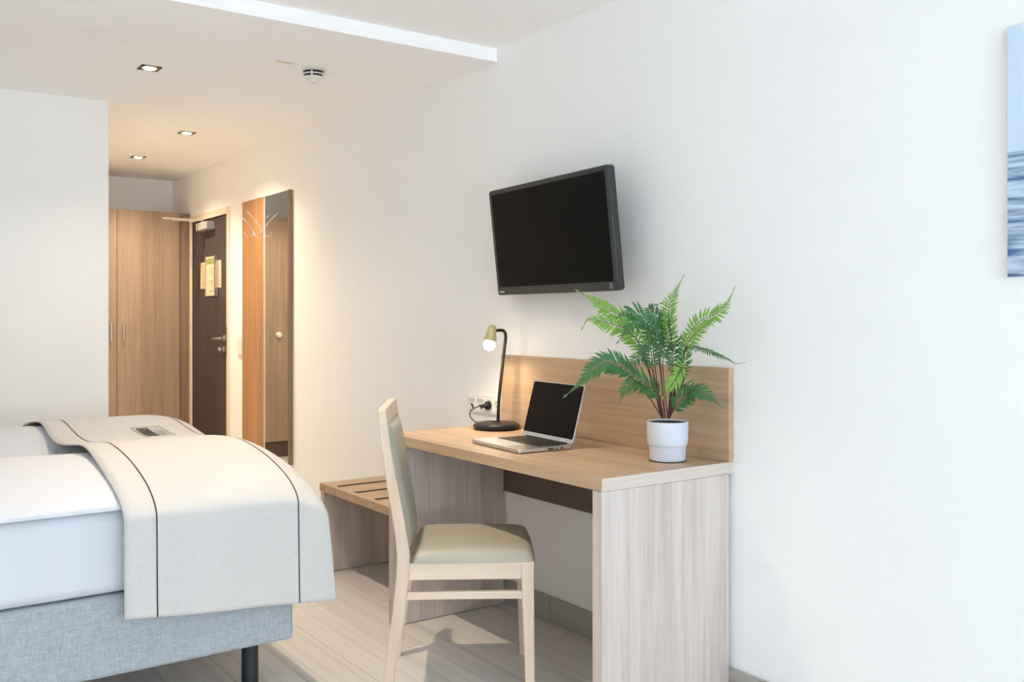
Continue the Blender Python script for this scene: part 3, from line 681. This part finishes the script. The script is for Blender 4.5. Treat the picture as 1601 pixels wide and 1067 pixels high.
# ------------------------------------------------------------------ potted fern (frame: x to the right, y away, z up, origin under the pot)
pf = thing('potted_fern', 'green fern in a pale blue grey pot at the near end of the desk', 'plant', (2.14, 2.155, DT+.0005), -YAW)
obj('pot', lathe(B(), [(.050, 0), (.0555, .002), (.057, .006), (.0585, .046), (.0590, .0475), (.0605, .049), (.0635, .055), (.0650, .070), (.0655, .124), (.0647, .1255), (.0637, .1250), (.0620, .110), (.0610, .104)], (0, 0, 0), 56), M_POT, pf, local=True, smooth=35)
obj('soil', lathe(B(), [(.0600, .1045), (.0614, .1205), (.03, .1225), (.004, .1230)], (0, 0, 0), 40), M_SOIL, pf, local=True, smooth=60)
obj('pot_foot', lathe(B(), [(.0560, 0.0002), (.0585, .001), (.0585, .0025), (.0560, .003)], (0, 0, 0), 40), M_BLACK, pf, local=True)
FRONDS = [
    ([[-0.0158, 0.0, 0.133], [-0.0632, 0.01, 0.2952], [-0.1195, 0.0, 0.4342], [-0.1737, -0.03, 0.4707], [-0.2258, -0.05, 0.5006], [-0.2846, -0.06, 0.5344]], 0.05, 0.42, 'y', (0, -0.8, 0.6)),
    ([[-0.0198, 0.0, 0.133], [-0.079, -0.03, 0.3417], [-0.135, -0.06, 0.4127], [-0.1771, -0.08, 0.4309], [-0.2157, -0.09, 0.4428], [-0.2607, -0.11, 0.4488], [-0.2752, -0.12, 0.4293]], 0.052, 0.36, 'y', (0, -0.9, 0.45)),
    ([[-0.0158, 0.0, 0.133], [-0.0432, -0.02, 0.2969], [-0.0568, -0.03, 0.4082], [-0.0925, -0.07, 0.4427], [-0.1346, -0.12, 0.4254], [-0.1712, -0.15, 0.3852]], 0.045, 0.42, 'm', (0, -0.7, 0.7)),
    ([[-0.0076, 0.0, 0.133], [-0.0248, 0.02, 0.3254], [-0.0412, 0.02, 0.4074], [-0.0768, 0.0, 0.4545], [-0.122, -0.02, 0.4687], [-0.1658, -0.05, 0.4546]], 0.062, 0.42, 'm', (0, -0.75, 0.65)),
    ([[-0.0076, 0.0, 0.133], [-0.0207, 0.02, 0.3152], [-0.0217, 0.04, 0.407], [-0.03, 0.04, 0.4524], [-0.0562, 0.03, 0.4853], [-0.0233, 0.03, 0.4976]], 0.05, 0.45, 'm', (0, -0.9, 0.3)),
    ([[0.0046, 0.0, 0.133], [0.0202, 0.02, 0.3254], [0.0079, 0.02, 0.4401], [0.0083, 0.01, 0.4974], [0.0232, -0.01, 0.5356], [0.0437, -0.02, 0.5799]], 0.036, 0.4, 'y', (0, -0.9, -0.2)),
    ([[0.0005, 0.0, 0.133], [-0.011, 0.03, 0.3044], [0.0067, 0.05, 0.3861], [0.0005, 0.05, 0.4317], [-0.0098, 0.05, 0.4689], [-0.0382, 0.04, 0.4854]], 0.045, 0.45, 'm', (0, -0.9, 0.3)),
    ([[0.0066, 0.0, 0.133], [0.0318, -0.03, 0.2874], [0.0507, -0.08, 0.3952], [0.0784, -0.12, 0.443], [0.1166, -0.16, 0.4644], [0.1445, -0.19, 0.493], [0.1612, -0.2, 0.5346]], 0.042, 0.42, 'y', (0.3, -0.9, 0.3)),
    ([[0.0066, 0.0, 0.133], [0.0323, -0.05, 0.2785], [0.043, -0.1, 0.3701], [0.0685, -0.15, 0.4123], [0.0932, -0.18, 0.4376], [0.1099, -0.2, 0.4606]], 0.034, 0.42, 'y', (-0.3, -0.9, 0.3)),
    ([[0.0066, 0.0, 0.133], [0.0296, -0.02, 0.2868], [0.0486, -0.07, 0.3592], [0.0745, -0.12, 0.361], [0.1108, -0.16, 0.3469], [0.1483, -0.19, 0.331], [0.1688, -0.2, 0.3181], [0.1891, -0.21, 0.3205]], 0.026, 0.36, 'm', (0, -0.5, 0.9)),
    ([[-0.0076, 0.0, 0.133], [-0.023, -0.02, 0.1958], [-0.0583, -0.04, 0.2357], [-0.1164, -0.07, 0.2738], [-0.1604, -0.09, 0.3066], [-0.2039, -0.11, 0.3195], [-0.2468, -0.13, 0.301], [-0.2891, -0.15, 0.2576], [-0.327, -0.17, 0.2264]], 0.062, 0.18, 'm', (0.1, -0.75, 0.6)),
    ([[0.0046, 0.0, 0.133], [0.0238, -0.03, 0.1786], [0.0504, -0.06, 0.2153], [0.0705, -0.1, 0.2304], [0.0958, -0.13, 0.2192], [0.132, -0.16, 0.1909]], 0.05, 0.15, 'm', (0, -0.8, 0.6)),
    ([[0.0046, 0.0, 0.133], [0.0376, -0.02, 0.2261], [0.0464, -0.06, 0.2891], [0.0273, -0.1, 0.2973], [-0.0032, -0.14, 0.2608], [-0.0391, -0.17, 0.2187]], 0.042, 0.45, 'y', (0.3, -0.9, 0.3)),
    ([[0.0066, 0.0, 0.133], [0.0255, -0.02, 0.2362], [0.0403, -0.05, 0.2925], [0.0406, -0.07, 0.3334], [0.0368, -0.08, 0.3734], [0.0291, -0.09, 0.3935]], 0.036, 0.5, 'm', (0, -0.95, 0.2)),
    ([[0.0005, 0.0, 0.133], [0.0127, 0.0, 0.2653], [0.0151, -0.01, 0.343], [0.018, -0.04, 0.3723], [0.0305, -0.06, 0.3888], [0.0487, -0.08, 0.3893]], 0.04, 0.55, 'm', (0, -0.6, 0.8)),
    ([[-0.0158, 0.0, 0.133], [-0.0503, -0.04, 0.2779], [-0.0627, -0.07, 0.3533], [-0.079, -0.1, 0.374], [-0.1008, -0.13, 0.3555], [-0.1171, -0.15, 0.3233]], 0.045, 0.5, 'm', (-0.2, -0.85, 0.4)),
    ([[-0.0158, 0.0, 0.133], [-0.0663, -0.04, 0.2076], [-0.0998, -0.08, 0.2507], [-0.1346, -0.12, 0.2496], [-0.1557, -0.15, 0.2286], [-0.1735, -0.17, 0.1995]], 0.035, 0.4, 'm', (0, -0.8, 0.6)),
    ([[0.0005, 0.0, 0.133], [0.0243, 0.02, 0.1923], [0.0425, 0.03, 0.2325], [0.0612, 0.02, 0.2394], [0.0738, 0.0, 0.2246], [0.0781, -0.02, 0.1938]], 0.04, 0.4, 'm', (0, -0.8, 0.6)),
    ([[-0.0117, 0.0, 0.133], [-0.0392, -0.02, 0.2463], [-0.0623, -0.04, 0.304], [-0.0905, -0.07, 0.3294], [-0.1222, -0.1, 0.319], [-0.1482, -0.12, 0.2926]], 0.036, 0.45, 'm', (0, -0.7, 0.7)),
    ([[0.0046, 0.0, 0.133], [0.01, -0.04, 0.2478], [-0.0008, -0.08, 0.3101], [-0.0216, -0.11, 0.3391], [-0.0498, -0.14, 0.3403], [-0.0722, -0.16, 0.3219]], 0.034, 0.45, 'm', (0, -0.7, 0.7)),
]
for pts, ll, bare, kind, nrm in FRONDS:
    cur = spline(pts, 14); N = len(cur)-1
    acc = [0.0]
    for a, c in zip(cur, cur[1:]): acc.append(acc[-1]+(c-a).length)
    T = acc[-1]
    def at(d):
        for i in range(N):
            if acc[i+1] >= d or i == N-1:
                f_ = (d-acc[i])/max(1e-9, acc[i+1]-acc[i]); return cur[i].lerp(cur[i+1], f_), (cur[i+1]-cur[i]).normalized()
    fo = obj('frond', B(), M_LEAFY if kind == 'y' else M_LEAF, pf, local=True)
    sb = B(); k0 = [cur[i] for i in range(0, N+1, 3)]+([cur[N]] if N % 3 else [])
    tube(sb, k0, [.0019-.0014*i/(len(k0)-1) for i in range(len(k0))], 6)
    st = obj('stem', sb, M_STEM, fo, local=True, smooth=60)
    lb_ = B(); bare = bare+.10 if .3 < bare < .46 else bare; d = bare*T; nv = Vector(nrm).normalized(); rnd = random.Random(int(ll*1e5)+N)
    step = .0088 if bare > .3 else .0070
    while d < T-.002:
        q = (d-bare*T)/(T-bare*T); p, tg = at(d)
        L = ll*(.45+.55*math.sin(PI*min(1, .18+q*.9))**.8)*(1 if q < .6 else max(.18, 1-(q-.6)/.4*.85))
        side = tg.cross(nv).normalized(); up_ = side.cross(tg).normalized()
        for s_ in (-1, 1):
            ang = math.radians(58+rnd.uniform(-7, 7)-22*q)
            dr = (side*s_*math.sin(ang)+tg*math.cos(ang)+up_*rnd.uniform(-.10, .22)-Vector((0, 0, .10))).normalized()
            wv_ = dr.cross(up_).normalized()*L*.115; LL = L*rnd.uniform(.88, 1.08); dz = up_*(-.06*LL)
            vb = [lb_.verts.new(x_) for x_ in (p, p+dr*LL*.30+wv_+dz*.3, p+dr*LL*.36+up_*LL*.045, p+dr*LL*.30-wv_+dz*.3, p+dr*LL*.68+wv_*.62+dz, p+dr*LL*.70+up_*LL*.03, p+dr*LL*.68-wv_*.62+dz, p+dr*LL+dz*2.2)]
            for f_ in ((0,1,2),(0,2,3),(1,4,5,2),(2,5,6,3),(4,7,5),(5,7,6)): lb_.faces.new([vb[i] for i in f_])
        d += step*(.95+.5*(1-q))*(L/.045)**.5
    # tip leaflet
    p, tg = at(T-.0005); L = ll*.42; sd_ = tg.cross(nv).normalized()*L*.14
    vb = [lb_.verts.new(x_) for x_ in (p, p+tg*L*.4+sd_, p+tg*L, p+tg*L*.4-sd_)]; lb_.faces.new(vb)
    lb_.to_mesh(fo.data); lb_.free()
